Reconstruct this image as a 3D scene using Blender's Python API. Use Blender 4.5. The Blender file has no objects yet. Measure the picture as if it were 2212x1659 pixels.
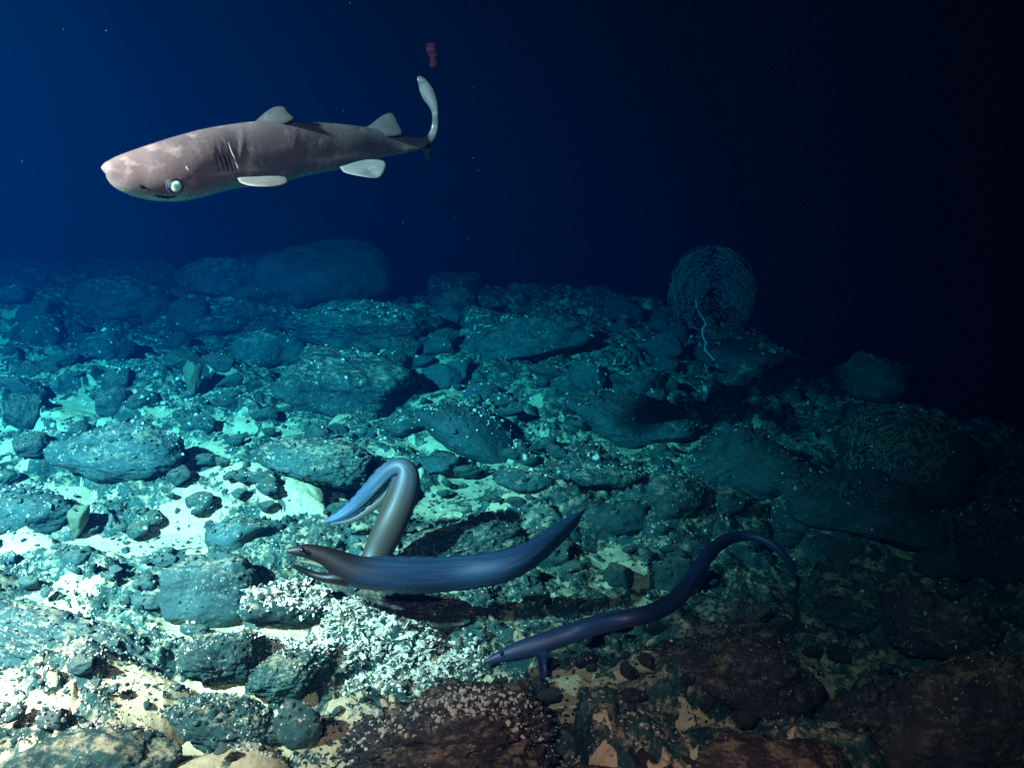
import bpy, bmesh, math, random
import numpy as np
from mathutils import Vector

# ------------------------------------------------------------------ camera, water light, exposure
SC = bpy.context.scene
COL = SC.collection
R = math.radians
CAM = np.array([0.0, 0.0, 1.30]); PITCH = 15.0; HFOV = 60.0
TH = math.tan(R(HFOV / 2))
cd = bpy.data.cameras.new("camera"); cam = bpy.data.objects.new("camera", cd); COL.objects.link(cam)
cam.location = CAM; cam.rotation_euler = (R(90 - PITCH), 0, 0)
cd.sensor_fit = 'HORIZONTAL'; cd.angle = R(HFOV); cd.clip_start = 0.02; cd.clip_end = 200
SC.camera = cam

W = bpy.data.worlds.new("World"); SC.world = W; W.use_nodes = True
W.node_tree.nodes["Background"].inputs[0].default_value = (0.0, 0.10, 0.45, 1)
W.node_tree.nodes["Background"].inputs[1].default_value = 0.001

def spot(name, loc, target, energy, color, size, blend, radius):
    l = bpy.data.lights.new(name, 'SPOT'); l.energy = energy; l.color = color
    l.spot_size = R(size); l.spot_blend = blend; l.shadow_soft_size = radius
    o = bpy.data.objects.new(name, l); COL.objects.link(o); o.location = loc
    o.rotation_euler = (Vector(target) - Vector(loc)).to_track_quat('-Z', 'Y').to_euler()
    return o
# the two floodlights of the submersible the picture was taken from (above and beside the camera, out of view)
spot("floodlight_high", (-2.15, 0.35, 2.25), (-2.0, 3.5, 0.15), 160000, (1.0, 0.0680, 0.0515), 95, 1.0, 0.05)
spot("floodlight_low", (-0.25, -0.15, 1.72), (-0.05, 2.3, 0.48), 3300, (1.0, 0.060, 0.048), 86, 1.0, 0.04)

vs = SC.view_settings
vs.view_transform = 'Standard'; vs.look = 'None'; vs.exposure = 0.0; vs.gamma = 1.0; vs.use_curve_mapping = False
SC.cycles.volume_bounces = 0; SC.cycles.max_bounces = 4; SC.cycles.diffuse_bounces = 2
SC.cycles.use_denoising = False
SC.cycles.sample_clamp_indirect = 3.0

rng = np.random.default_rng(7); random.seed(7)

# ------------------------------------------------------------------ numpy noise
def _h(ix, iy, iz, seed):
    n = (ix.astype(np.int64) * 374761393 + iy.astype(np.int64) * 668265263 + iz.astype(np.int64) * 2147483647 + seed * 974634777) & 0xffffffff
    n = ((n ^ (n >> 13)) * 1274126177) & 0xffffffff
    n = ((n ^ (n >> 16)) * 2246822519) & 0xffffffff
    return ((n ^ (n >> 15)) & 0xffffff) / float(0xffffff)
def _s(t): return t * t * t * (t * (t * 6 - 15) + 10)
def n2(x, y, seed=0):
    x = np.asarray(x, float); y = np.asarray(y, float)
    ix = np.floor(x); iy = np.floor(y); fx = _s(x - ix); fy = _s(y - iy); z = np.zeros_like(ix)
    a = _h(ix, iy, z, seed); b = _h(ix + 1, iy, z, seed); c = _h(ix, iy + 1, z, seed); d = _h(ix + 1, iy + 1, z, seed)
    return ((a + (b - a) * fx) * (1 - fy) + (c + (d - c) * fx) * fy) * 2 - 1
def n3(p, seed=0):
    x, y, z = p[:, 0], p[:, 1], p[:, 2]
    ix, iy, iz = np.floor(x), np.floor(y), np.floor(z); fx, fy, fz = _s(x - ix), _s(y - iy), _s(z - iz)
    r = []
    for k in (0, 1):
        a = _h(ix, iy, iz + k, seed); b = _h(ix + 1, iy, iz + k, seed); c = _h(ix, iy + 1, iz + k, seed); d = _h(ix + 1, iy + 1, iz + k, seed)
        r.append((a + (b - a) * fx) * (1 - fy) + (c + (d - c) * fx) * fy)
    return (r[0] * (1 - fz) + r[1] * fz) * 2 - 1
def fbm2(x, y, o, seed, gain=0.5):
    s = 0; a = 1; t = 0
    for i in range(o):
        c, sn = math.cos(.6 * i), math.sin(.6 * i)
        s = s + a * n2((x * c - y * sn) * 2 ** i, (x * sn + y * c) * 2 ** i, seed + i); t += a; a *= gain
    return s / t
def fbm3(p, o, seed, gain=0.5):
    s = 0; a = 1; t = 0
    for i in range(o): s = s + a * n3(p * 2 ** i + 3.7 * i, seed + i); t += a; a *= gain
    return s / t
def cells(x, y, seed):
    """height (0..1) of stones scattered one per jittered cell, and the cell's own random number"""
    ix = np.floor(x); iy = np.floor(y); z = np.zeros_like(ix); best = np.zeros_like(x, dtype=float); rid = np.zeros_like(best)
    for dx in (-1, 0, 1):
        for dy in (-1, 0, 1):
            cx, cy = ix + dx, iy + dy
            px = cx + .15 + .7 * _h(cx, cy, z, seed); py = cy + .15 + .7 * _h(cx, cy, z + 1, seed)
            ang = _h(cx, cy, z + 2, seed) * 3.14; rr = .28 + .45 * _h(cx, cy, z + 3, seed) ** 1.5; el = .55 + .45 * _h(cx, cy, z + 4, seed)
            ux, uy = x - px, y - py
            a = (ux * np.cos(ang) + uy * np.sin(ang)) / rr; b = (-ux * np.sin(ang) + uy * np.cos(ang)) / (rr * el)
            d = np.maximum(np.sqrt(a * a + b * b), .0); d = .3 * d + .7 * np.maximum(np.maximum(abs(a), abs(b)), .72 * abs(a + b))
            hh = np.clip(1 - d ** 3.2, 0, 1) ** .5 * rr * (.35 + .9 * _h(cx, cy, z + 5, seed)) * (1 + .5 * a + .35 * b)
            m = hh > best; best = np.where(m, hh, best); rid = np.where(m, _h(cx, cy, z + 6, seed), rid)
    return best, rid
def smooth(a, b, x):
    t = np.clip((x - a) / (b - a), 0, 1); return t * t * (3 - 2 * t)

# ------------------------------------------------------------------ projection helpers (photo read at 2212 x 1659)
cp, sp = math.cos(R(PITCH)), math.sin(R(PITCH))
def ray(px, py):
    u = (px - 1106.0) / 1106.0 * TH; v = -(py - 829.5) / 1106.0 * TH
    d = np.array([u, cp + v * sp, -sp + v * cp]); return d
def at(px, py, depth): return CAM + ray(px, py) * depth          # depth along the view axis
def proj(x, y, z):
    dy = y - CAM[1]; dz = z - CAM[2]
    dep = dy * cp - dz * sp; up = dy * sp + dz * cp
    dep = np.where(dep < .05, .05, dep)
    return 1106 + (x - CAM[0]) / dep / TH * 1106, 829.5 - up / dep / TH * 1106, dep
def pxsize(depth): return depth * TH / 1106.0

# ------------------------------------------------------------------ the sea bed
def crest(x, y):
    a = np.degrees(np.arctan2(x, np.maximum(y, .01)))
    return np.interp(a, [-60, -30, -14, 0, 8, 14, 22, 30, 60], [9.5, 9.2, 9.0, 7.6, 7.0, 6.2, 5.2, 4.6, 4.2])
def base_h(x, y):
    r = np.sqrt(x * x + y * y)
    z = -0.035 * x + (0.10 + .10 * smooth(3.5, 6.5, r)) * fbm2(x * .55 + 3, y * .55, 3, 11) + .09 * smooth(4, 6.5, r) * fbm2(x * 1.3, y * 1.3, 3, 13) + 0.02 * np.clip(r - 3, 0, 9)
    over = np.clip(r - crest(x, y), 0, None)
    return z - .42 * over ** 1.2 * 1.0
SAND = [(20, 1600, 60, 70), (310, 1595, 75, 75), (410, 1640, 95, 45), (370, 1520, 55, 45), (400, 1345, 75, 28), (480, 1375, 120, 30), (900, 1385, 60, 16),
        (620, 1440, 60, 14),
        (1220, 1515, 80, 40), (1300, 1545, 85, 50), (1640, 1625, 55, 26), (1310, 1215, 62, 26), (1350, 1265, 60, 20),
        (320, 1040, 60, 17), (430, 1055, 75, 16), (440, 1120, 60, 24), (380, 1165, 95, 30), (250, 1185, 120, 22), (80, 1195, 110, 20),
        (700, 1085, 40, 10), (1690, 1123, 36, 17), (1590, 1105, 45, 16), (1530, 1090, 30, 8), (510, 930, 45, 16), (1960, 1215, 55, 20),
        (170, 870, 70, 10), (60, 930, 90, 10), (960, 1130, 60, 12), (1050, 1065, 60, 8), (1190, 1005, 35, 9), (900, 1330, 60, 20),
        (1800, 1480, 18, 60), (1170, 1300, 60, 16), (670, 1520, 25, 20), (1080, 1480, 60, 20), (840, 1015, 50, 8), (1100, 1130, 50, 14),
        (400, 880, 60, 7), (640, 1120, 50, 14), (560, 1080, 60, 10), (690, 1620, 20, 45), (1150, 1600, 12, 20)]
def sand_mask(x, y, z):
    px, py, dep = proj(x, y, z)
    wx = 34 * fbm2(x * 7, y * 7, 3, 71) + 8 * fbm2(x * 26, y * 26, 2, 75); wy = 14 * fbm2(x * 7 + 9, y * 7, 3, 81) + 4 * fbm2(x * 26, y * 26 + 7, 2, 85)
    qx, qy = px + wx, py + wy
    m = np.full(x.shape, -9.0)
    for (a, b, c, d) in SAND: m = np.maximum(m, 1 - np.sqrt(((qx - a) / c) ** 2 + ((qy - b) / d) ** 2))
    fine = fbm2(x * 16, y * 16, 4, 93, .65)
    m0 = m; m = m + .45 * fine
    n0 = fbm2(x * 3.1 + 40, y * 3.1, 2, 91, .6) * .75; nz = fbm2(x * 3.1 + 40, y * 3.1, 4, 91, .6) * .7 + fine * .6
    th = np.interp(px, [0, 500, 1000, 1400, 1900], [.10, .11, .17, .30, .40]) + .1 * smooth(850, 700, py)
    return np.maximum(smooth(-.06, .10, m), smooth(th, th + .05, nz)), np.maximum(smooth(-.7, .4, m0), smooth(th - .22, th + .18, n0))
def bed(x, y, detail=True):
    z0 = base_h(x, y)
    s, sw = sand_mask(x, y, z0) if detail else (np.zeros_like(x), 0)
    c1, i1 = cells(x * 2.3 + .3 * fbm2(x * 3, y * 3, 2, 5), y * 2.3, 21)
    z = z0 + .14 * c1
    if detail:
        wx = .06 * fbm2(x * 9, y * 9, 3, 31); wy = .06 * fbm2(x * 9 + 5, y * 9, 3, 35)
        c2, i2 = cells((x + wx) * 8, (y + wy) * 8, 22); c3, i3 = cells((x + wx) * 21, (y + wy) * 21, 23); c4, i4 = cells((x + wx) * 46, (y + wy) * 46, 24)
        vm = smooth(-.25, .3, fbm2(x * 1.7 + 9, y * 1.7, 3, 61)); ridge = 1 - np.abs(fbm2((x + .3 * y) * 5 + wx * 8, (y - .2 * x) * 9, 5, 47, .55)) * 2.4
        rough = .060 * c2 * (.3 + .7 * vm) + .024 * c3 * (1.1 - .7 * vm) + .008 * c4 * (.2 + .8 * i2) + .030 * fbm2(x * 6, y * 6, 5, 41, .55) + .022 * ridge * (1.2 - vm)
        z = z + (1 - .85 * sw) * rough + (1 - sw) * .012 + sw * .006 * fbm2(x * 8, y * 8, 3, 51)
        return z, s, i2
    return z + .03
_gx = np.arange(-14, 14, .035); _gy = np.arange(.2, 16, .035)
_GX, _GY = np.meshgrid(_gx, _gy); _GZ = bed(_GX.ravel(), _GY.ravel(), False)[...].reshape(_GX.shape).tolist()
def gz(x, y):
    i = min(max((x + 14) / .035, 0), len(_gx) - 2.001); j = min(max((y - .2) / .035, 0), len(_gy) - 2.001)
    a, b_ = int(i), int(j); i -= a; j -= b_
    return (_GZ[b_][a] * (1 - i) + _GZ[b_][a + 1] * i) * (1 - j) + (_GZ[b_ + 1][a] * (1 - i) + _GZ[b_ + 1][a + 1] * i) * j
def ground(px, py, h=0.0):
    d = ray(px, py); t = .8; dx, dy, dz = map(float, d); cz = float(CAM[2]); st = .02
    while t < 18:
        if cz + dz * t < gz(dx * t, dy * t) + h: break
        st = .02 * max(1, t * .4); t += st
    lo, hi = t - st, t
    for _ in range(10):
        m = (lo + hi) / 2
        if cz + dz * m < gz(dx * m, dy * m) + h: hi = m
        else: lo = m
    return CAM + d * hi, hi

# ------------------------------------------------------------------ materials
def mat(name, rough=.8, spec=.3):
    m = bpy.data.materials.new(name); m.use_nodes = True
    nt = m.node_tree; b = nt.nodes["Principled BSDF"]
    b.inputs["Roughness"].default_value = rough; b.inputs["Specular IOR Level"].default_value = spec
    return m, nt, b
def N(nt, t, **kw):
    n = nt.nodes.new(t)
    for k, v in kw.items():
        if k.startswith('i_'):
            key = k[2:]; n.inputs[int(key) if key.isdigit() else key.replace('_', ' ')].default_value = v
        else: setattr(n, k, v)
    return n
def noise(nt, co, scale, detail=6, rough=.6, dist=0):
    n = N(nt, 'ShaderNodeTexNoise'); n.inputs['Scale'].default_value = scale; n.inputs['Detail'].default_value = detail
    n.inputs['Roughness'].default_value = rough; n.inputs['Distortion'].default_value = dist
    nt.links.new(co, n.inputs['Vector']); return n.outputs['Fac']
def ramp(nt, fac, stops, interp='LINEAR'):
    n = N(nt, 'ShaderNodeValToRGB'); n.color_ramp.interpolation = interp
    e = n.color_ramp.elements
    while len(e) < len(stops): e.new(.5)
    for el, (p, c) in zip(e, stops): el.position = p; el.color = (*c, 1) if len(c) == 3 else c
    nt.links.new(fac, n.inputs[0]); return n.outputs[0]
def mixc(nt, fac, a, b):
    n = N(nt, 'ShaderNodeMix', data_type='RGBA')
    for s, v in ((n.inputs[0], fac), (n.inputs[6], a), (n.inputs[7], b)):
        if isinstance(v, (int, float)): s.default_value = v
        elif isinstance(v, tuple): s.default_value = (*v, 1)
        else: nt.links.new(v, s)
    return n.outputs[2]
def math_(nt, op, a, b=0.0):
    n = N(nt, 'ShaderNodeMath', operation=op)
    for i, v in enumerate((a, b)):
        if isinstance(v, (int, float)): n.inputs[i].default_value = v
        else: nt.links.new(v, n.inputs[i])
    return n.outputs[0]
def bump(nt, b, h, strength, dist):
    n = N(nt, 'ShaderNodeBump'); n.inputs['Strength'].default_value = strength; n.inputs['Distance'].default_value = dist
    nt.links.new(h, n.inputs['Height']); nt.links.new(n.outputs[0], b.inputs['Normal'])

def rock_color(nt, co, dark, mid, light, speck=1.0):
    """dark stone with encrusting growth, pale sediment dust and small light crumbs"""
    a = noise(nt, co, 6, 8, .65); b_ = noise(nt, co, 38, 6, .7); c = noise(nt, co, 120, 4, .6)
    col = mixc(nt, ramp(nt, a, [(.36, (0, 0, 0)), (.66, (1, 1, 1))]), dark, mid)
    col = mixc(nt, ramp(nt, b_, [(.54, (0, 0, 0)), (.74, (.42, .42, .42))]), col, tuple(x * .5 + y * .5 for x, y in zip(mid, light)))
    k = math_(nt, 'MULTIPLY', ramp(nt, noise(nt, co, 9, 4, .6), [(.44, (.12, .12, .12)), (.64, (1, 1, 1))]), ramp(nt, c, [(.60, (0, 0, 0)), (.68, (1, 1, 1))]))
    k = math_(nt, 'MULTIPLY', k, speck)
    return mixc(nt, k, col, light), b_, c
def dusted(nt, col, co, amt, light):
    g = N(nt, 'ShaderNodeNewGeometry'); s = N(nt, 'ShaderNodeSeparateXYZ'); nt.links.new(g.outputs['Normal'], s.inputs[0])
    up = ramp(nt, s.outputs[2], [(.62, (0, 0, 0)), (.95, (1, 1, 1))])
    f = math_(nt, 'MULTIPLY', up, ramp(nt, noise(nt, co, 22, 7, .75), [(.48, (0, 0, 0)), (.60, (1, 1, 1))]))
    return mixc(nt, math_(nt, 'MULTIPLY', f, amt), col, light)
SANDC = (.60, .46, .24)
def make_rock(name, dark, mid, light, dust=.5, speck=1.0, bs=.6):
    m, nt, b = mat(name, .82, .25)
    co = N(nt, 'ShaderNodeTexCoord').outputs['Object']
    # object coordinates shifted per stone so that no two stones carry the same pattern
    oi = N(nt, 'ShaderNodeObjectInfo'); add = N(nt, 'ShaderNodeVectorMath', operation='ADD'); nt.links.new(co, add.inputs[0])
    sc = N(nt, 'ShaderNodeVectorMath', operation='SCALE'); sc.inputs['Scale'].default_value = 9.0
    cx = N(nt, 'ShaderNodeCombineXYZ'); nt.links.new(oi.outputs['Random'], cx.inputs[0]); nt.links.new(oi.outputs['Random'], cx.inputs[2])
    nt.links.new(cx.outputs[0], sc.inputs[0]); nt.links.new(sc.outputs[0], add.inputs[1]); co = add.outputs[0]
    col, b1, c1 = rock_color(nt, co, dark, mid, light, speck)
    col = dusted(nt, col, co, dust, SANDC)
    nt.links.new(col, b.inputs['Base Color'])
    h = math_(nt, 'ADD', b1, math_(nt, 'MULTIPLY', c1, .5)); bump(nt, b, h, bs, .012)
    return m
M = {}
M['crust'] = make_rock('encrusted_rock', (.008, .026, .022), (.024, .080, .064), (.50, .46, .33), .55)
M['smooth'] = make_rock('worn_rock', (.009, .034, .030), (.022, .070, .060), (.36, .36, .28), .10, .5, .35)
M['brown'] = make_rock('brown_rock', (.022, .020, .018), (.058, .050, .043), (.45, .40, .27), .35, 1.0, .9)
M['slab'] = make_rock('grey_slab', (.013, .036, .032), (.036, .086, .072), (.50, .48, .40), .35, 1.0, .35)

m, nt, b = mat('seabed', .85, .2); M['bed'] = m
co = N(nt, 'ShaderNodeTexCoord').outputs['Object']
col, b1, c1 = rock_color(nt, co, (.007, .024, .020), (.026, .088, .070), (.55, .48, .30), 1.0)
col = dusted(nt, col, co, .9, SANDC)
sn = noise(nt, co, 90, 5, .7)
scol = mixc(nt, ramp(nt, sn, [(.35, (0, 0, 0)), (.65, (1, 1, 1))]), (.46, .34, .18), (.62, .48, .25))
scol = mixc(nt, ramp(nt, noise(nt, co, 45, 5, .7), [(.58, (0, 0, 0)), (.66, (.8, .8, .8))]), scol, (.12, .12, .10))
at_ = N(nt, 'ShaderNodeAttribute', attribute_name='sand')
f = math_(nt, 'ADD', at_.outputs['Fac'], math_(nt, 'MULTIPLY', math_(nt, 'SUBTRACT', noise(nt, co, 55, 5, .7), .5), .9))
f = ramp(nt, f, [(.42, (0, 0, 0)), (.58, (1, 1, 1))])
nt.links.new(mixc(nt, f, col, scol), b.inputs['Base Color'])
hh = math_(nt, 'ADD', b1, math_(nt, 'MULTIPLY', c1, .5))
hh = math_(nt, 'MULTIPLY', hh, math_(nt, 'SUBTRACT', 1.0, math_(nt, 'MULTIPLY', f, .7)))
bump(nt, b, hh, .7, .012)

def simple(name, col, rough=.6, spec=.3, var=.3, scale=40, bs=.2):
    m, nt, b = mat(name, rough, spec); co = N(nt, 'ShaderNodeTexCoord').outputs['Object']
    n = noise(nt, co, scale, 5, .65)
    nt.links.new(mixc(nt, n, tuple(c * (1 - var) for c in col), tuple(min(1, c * (1 + var)) for c in col)), b.inputs['Base Color'])
    bump(nt, b, n, bs, .004); return m
M['shell'] = simple('broken_shell', (.80, .72, .54), .5, .4, .35, 11)
M['gravel'] = simple('pale_gravel', (.50, .46, .34), .6, .3, .5, 30)
M['coral'] = simple('coral_twig', (.10, .13, .11), .7, .2, .2)
M['stem'] = simple('coral_stem', (.40, .46, .32), .6, .3, .15)
M['bush'] = simple('bush_coral', (.18, .22, .13), .75, .2, .3)
M['sponge'] = simple('sponge', (.10, .12, .07), .85, .2, .3, 60, .5)
M['scrap'] = simple('red_scrap', (.05, .001, .004), .7, .2, .35, 50)

# ------------------------------------------------------------------ mesh helpers
def link(name, verts, faces, m, parent=None, smooth_=True, mats=None, fm=None):
    me = bpy.data.meshes.new(name)
    verts = np.asarray(verts, dtype=np.float32)
    if isinstance(faces, np.ndarray):
        k = faces.shape[1]; me.vertices.add(len(verts)); me.vertices.foreach_set('co', verts.ravel())
        me.loops.add(faces.size); me.loops.foreach_set('vertex_index', faces.ravel().astype(np.int32))
        me.polygons.add(len(faces)); me.polygons.foreach_set('loop_start', np.arange(0, faces.size, k, dtype=np.int32)); me.polygons.foreach_set('loop_total', np.full(len(faces), k, dtype=np.int32))
        me.update(calc_edges=True); me.validate()
    else:
        me.from_pydata([tuple(map(float, v)) for v in verts], [], [tuple(int(i) for i in f) for f in faces]); me.update()
    for mm in (mats or [m]): me.materials.append(mm)
    if fm is not None: me.polygons.foreach_set('material_index', np.asarray(fm, dtype=np.int32))
    me.polygons.foreach_set('use_smooth', np.full(len(me.polygons), smooth_, dtype=bool))
    o = bpy.data.objects.new(name, me); COL.objects.link(o)
    if parent is not None: o.parent = parent
    return o
def tag(o, label=None, cat=None, group=None, kind=None):
    if label: o['label'] = label
    if cat: o['category'] = cat
    if group: o['group'] = group
    if kind: o['kind'] = kind
    return o
def empty(name, loc):
    o = bpy.data.objects.new(name, None); COL.objects.link(o); o.location = Vector(loc); o.empty_display_size = .05; return o
def recenter(v, c): return np.asarray(v) - np.asarray(c)

# sea bed mesh: a fan round the camera, finer where it is seen larger
NA, NR = 1150, 1000
aa = np.sinh(np.linspace(-1, 1, NA) * 1.0) / math.sinh(1.0); aa = R(78) * (.62 * np.linspace(-1, 1, NA) + .38 * np.linspace(-1, 1, NA) ** 5)
rr = np.concatenate([np.geomspace(.5, 12, NR - 60), np.geomspace(12.15, 45, 60)])
A, RR = np.meshgrid(aa, rr)
X = (RR * np.sin(A)).ravel(); Y = (RR * np.cos(A)).ravel()
Z, S, I2 = bed(X, Y)
vid = np.arange(NA * NR).reshape(NR, NA)
F = np.stack([vid[:-1, :-1].ravel(), vid[:-1, 1:].ravel(), vid[1:, 1:].ravel(), vid[1:, :-1].ravel()], 1).copy()
sb = link('seabed', np.stack([X, Y, Z], 1), F, M['bed'])
at2 = sb.data.attributes.new('sand', 'FLOAT', 'POINT'); at2.data.foreach_set('value', S.astype(np.float32))
tag(sb, kind='structure')

# ------------------------------------------------------------------ rocks
_ico = {}
def ico(n):
    if n not in _ico:
        bm = bmesh.new(); bmesh.ops.create_icosphere(bm, subdivisions=n, radius=1)
        _ico[n] = (np.array([v.co[:] for v in bm.verts]), np.array([[v.index for v in f.verts] for f in bm.faces])); bm.free()
    return _ico[n]
def rock_verts(seed, n, half, planes=9, p=14, rough=.10, low=.25):
    g = np.random.default_rng(seed); V, Fc = ico(n)
    s = np.ones(len(V))
    for _ in range(planes):
        nn = g.normal(size=3); nn /= np.linalg.norm(nn); o = g.uniform(.55, .92)
        s = s + np.clip(V @ nn / o, 0, None) ** p
    r = s ** (-1 / p)
    off = g.uniform(-50, 50, 3)
    r = r * (1 + low * fbm3(V * 1.2 + off, 2, seed)) + rough * fbm3(V * 4 + off, 5, seed + 9, .62) + rough * .45 * (.5 - 2 * np.abs(fbm3(V * 6 - off, 4, seed + 12, .6)))
    q = V * r[:, None] * np.array(half)
    # pits and crumbs at real scale (about a centimetre)
    e = .0065 * fbm3(q * 40 + off, 3, seed + 20, .7) + .004 * np.abs(fbm3(q * 110 + off, 2, seed + 30))
    return q + V * (e * min(1.0, rough * 12))[:, None], Fc
def rot(v, rz, rx=0, ry=0):
    cx, sx, cy, sy, cz, sz = math.cos(rx), math.sin(rx), math.cos(ry), math.sin(ry), math.cos(rz), math.sin(rz)
    Rx = np.array([[1, 0, 0], [0, cx, -sx], [0, sx, cx]]); Ry = np.array([[cy, 0, sy], [0, 1, 0], [-sy, 0, cy]]); Rz = np.array([[cz, -sz, 0], [sz, cz, 0], [0, 0, 1]])
    return v @ (Rz @ Ry @ Rx).T
# name, (x0,y0,x1,y1) in the photo, depth/width, material, tilt about view axis (deg), (planes,p), roughness, label
ROCKS = [
 ('boulder', (893, 832, 1130, 1000), .95, 'smooth', 30, (1, 6), .05, 'large smooth oval boulder tilted down to the right in mid slope'),
 ('boulder', (345, 1178, 540, 1345), .75, 'slab', 4, (9, 22), .05, 'blocky grey boulder with a pointed foot left of the middle eel'),
 ('boulder', (150, 915, 372, 1028), .75, 'slab', 6, (5, 12), .06, 'rounded flat teal boulder above the pale sand strips at left'),
 ('boulder', (-90, 1050, 112, 1165), .8, 'smooth', 0, (5, 12), .06, 'dark rounded boulder cut by the left edge of the picture'),
 ('boulder', (575, 508, 835, 720), .9, 'smooth', 0, (3, 9), .04, 'big domed boulder standing out against blue water far back'),
 ('boulder', (400, 555, 590, 690), .9, 'crust', 0, (5, 10), .10, 'far rugged boulder directly left of the big dome'),
 ('boulder', (1030, 678, 1255, 790), .7, 'slab', -12, (8, 26), .04, 'wedge shaped angular boulder with a raised right end far back'),
 ('boulder', (615, 745, 905, 888), .75, 'crust', 14, (8, 18), .09, 'broad crusted slab with a black hollow under its lower edge'),
 ('boulder', (1430, 1320, 1750, 1550), .8, 'brown', 6, (8, 12), .10, 'big brown pitted boulder below the tail of the right eel'),
 ('boulder', (1720, 1010, 2010, 1175), .8, 'smooth', 10, (7, 18), .06, 'large sloping dark boulder right of the upper sand pocket'),
 ('boulder', (1820, 762, 1975, 900), .9, 'crust', 10, (8, 22), .05, 'pointed boulder peak beside black water at far right'),
 ('boulder', (1840, 890, 2070, 1075), .9, 'brown', 0, (5, 10), .09, 'dark boulder draped with yellowish bush coral'),
 ('rock', (548, 1258, 692, 1348), .75, 'crust', 0, (7, 18), .09, 'small angular rock just under the head of the middle eel'),
 ('rock', (602, 1515, 692, 1605), .7, 'slab', 25, (4, 10), .05, 'small oval rock ringed by pale sand near the bottom edge'),
 ('boulder', (720, 1470, 1190, 1700), .8, 'brown', -3, (9, 12), .22, 'wide gravelly dark outcrop at the bottom centre'),
 ('boulder', (-70, 1330, 290, 1440), .8, 'slab', 14, (5, 10), .15, 'long grey speckled slab along the lower left edge'),
 ('rock', (455, 1098, 600, 1185), .7, 'slab', 0, (8, 22), .06, 'flat square rock behind the blocky grey boulder'),
 ('rock', (580, 945, 772, 1045), .7, 'crust', 6, (6, 12), .10, 'knobbly rock with a black right end above the looped eel'),
 ('rock', (1268, 1075, 1405, 1148), .7, 'smooth', 4, (5, 12), .06, 'low dark rock beside the tail tip of the middle eel'),
 ('rock', (1085, 1003, 1178, 1058), .7, 'crust', 0, (6, 12), .08, 'small dark rock below the large oval boulder'),
 ('rock', (1205, 985, 1390, 1060), .7, 'crust', 12, (6, 14), .08, 'long low rock right of the oval boulder'),
 ('boulder', (1490, 925, 1725, 1060), .8, 'smooth', 8, (5, 10), .07, 'broad low mound of dark rock in the right mid ground'),
 ('rock', (1388, 1035, 1505, 1125), .7, 'crust', 0, (6, 14), .08, 'dark rock left of the small sand pocket on the right'),
 ('rock', (1510, 1050, 1620, 1108), .6, 'crust', 0, (6, 14), .10, 'craggy ledge over a bright green sand pocket'),
 ('boulder', (1790, 1400, 2260, 1720), .7, 'brown', 0, (7, 12), .10, 'huge nearly black boulder filling the lower right corner'),
 ('boulder', (2050, 1090, 2290, 1290), .8, 'brown', 0, (6, 12), .08, 'dark boulder fading out at the right edge'),
 ('boulder', (1500, 735, 1730, 800), .8, 'smooth', 8, (4, 9), .07, 'rounded mound behind the foot of the coral tree'),
 ('boulder', (30, 1565, 335, 1740), .7, 'crust', 4, (6, 12), .08, 'grey rock between two sand patches in the bottom left corner'),
 ('rock', (395, 1350, 560, 1480), .7, 'crust', 6, (6, 12), .11, 'crusted rock at the left end of the white shell bed'),
 ('rock', (545, 1400, 715, 1500), .7, 'crust', -8, (6, 12), .11, 'dark crusted rock lying across the white shell bed'),
 ('rock', (370, 1500, 600, 1610), .65, 'crust', 8, (6, 12), .12, 'ragged brown crust beside the bottom left sand'),
 ('rock', (400, 668, 525, 720), .8, 'crust', 0, (6, 12), .08, 'small rounded rock with a lit rim on the upper left slope'),
 ('boulder', (520, 715, 640, 800), .8, 'crust', 0, (6, 12), .08, 'rounded rock above the hollow in the left mid slope'),
 ('boulder', (170, 600, 330, 690), .9, 'crust', 0, (5, 10), .08, 'dim blue rock high on the left slope'),
 ('boulder', (1480, 1560, 1800, 1720), .6, 'brown', 0, (6, 12), .10, 'brown rock along the bottom edge under the last sand patch'),
 ('rock', (1740, 1240, 1930, 1340), .7, 'crust', 4, (6, 12), .09, 'dim green rock right of the curled eel tail'),
 ('boulder', (1900, 1270, 2120, 1400), .7, 'brown', 0, (6, 12), .09, 'shadowy rock above the lower right boulder'),
 ('rock', (900, 975, 985, 1020), .7, 'smooth', 0, (6, 12), .07, 'small stone tucked against the lower left of the oval boulder'),
 ('rock', (820, 890, 915, 945), .7, 'crust', 0, (6, 12), .08, 'small stone touching the upper left of the oval boulder'),
 ('boulder', (640, 640, 900, 745), .8, 'crust', 4, (6, 12), .09, 'shadowed low ridge in front of the big dome'),
 ('boulder', (900, 590, 1060, 690), .9, 'crust', 0, (5, 10), .08, 'faint far boulder right of the big dome'),
 ('boulder', (1150, 1640, 1420, 1760), .6, 'brown', 0, (6, 12), .10, 'low brown rock at the bottom edge under the sand patch'),
 ('rock', (1090, 1135, 1200, 1200), .7, 'crust', 0, (6, 12), .10, 'dark stone in the hollow behind the middle eel'),
 ('boulder', (840, 1120, 1110, 1215), .6, 'crust', 0, (6, 14), .09, 'shaded ledge behind the back of the middle eel'),
 ('boulder', (690, 1265, 1010, 1345), .5, 'brown', 0, (6, 12), .10, 'shaded brown ledge under the belly of the middle eel'),
 ('rock', (1380, 900, 1500, 960), .7, 'crust', 0, (6, 12), .08, 'dark stone upslope of the broad low mound'),
 ('boulder', (1240, 850, 1480, 960), .8, 'smooth', 8, (5, 12), .08, 'broad teal rock face between the oval boulder and the mound'),
 ('rock', (1255, 1480, 1325, 1515), .8, 'crust', 0, (6, 12), .12, 'small crumbly stone standing in the sand under the right eel'),
]
occupied = []
TALL = {4: .74, 5: .72, 10: .95, 40: .95}
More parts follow.
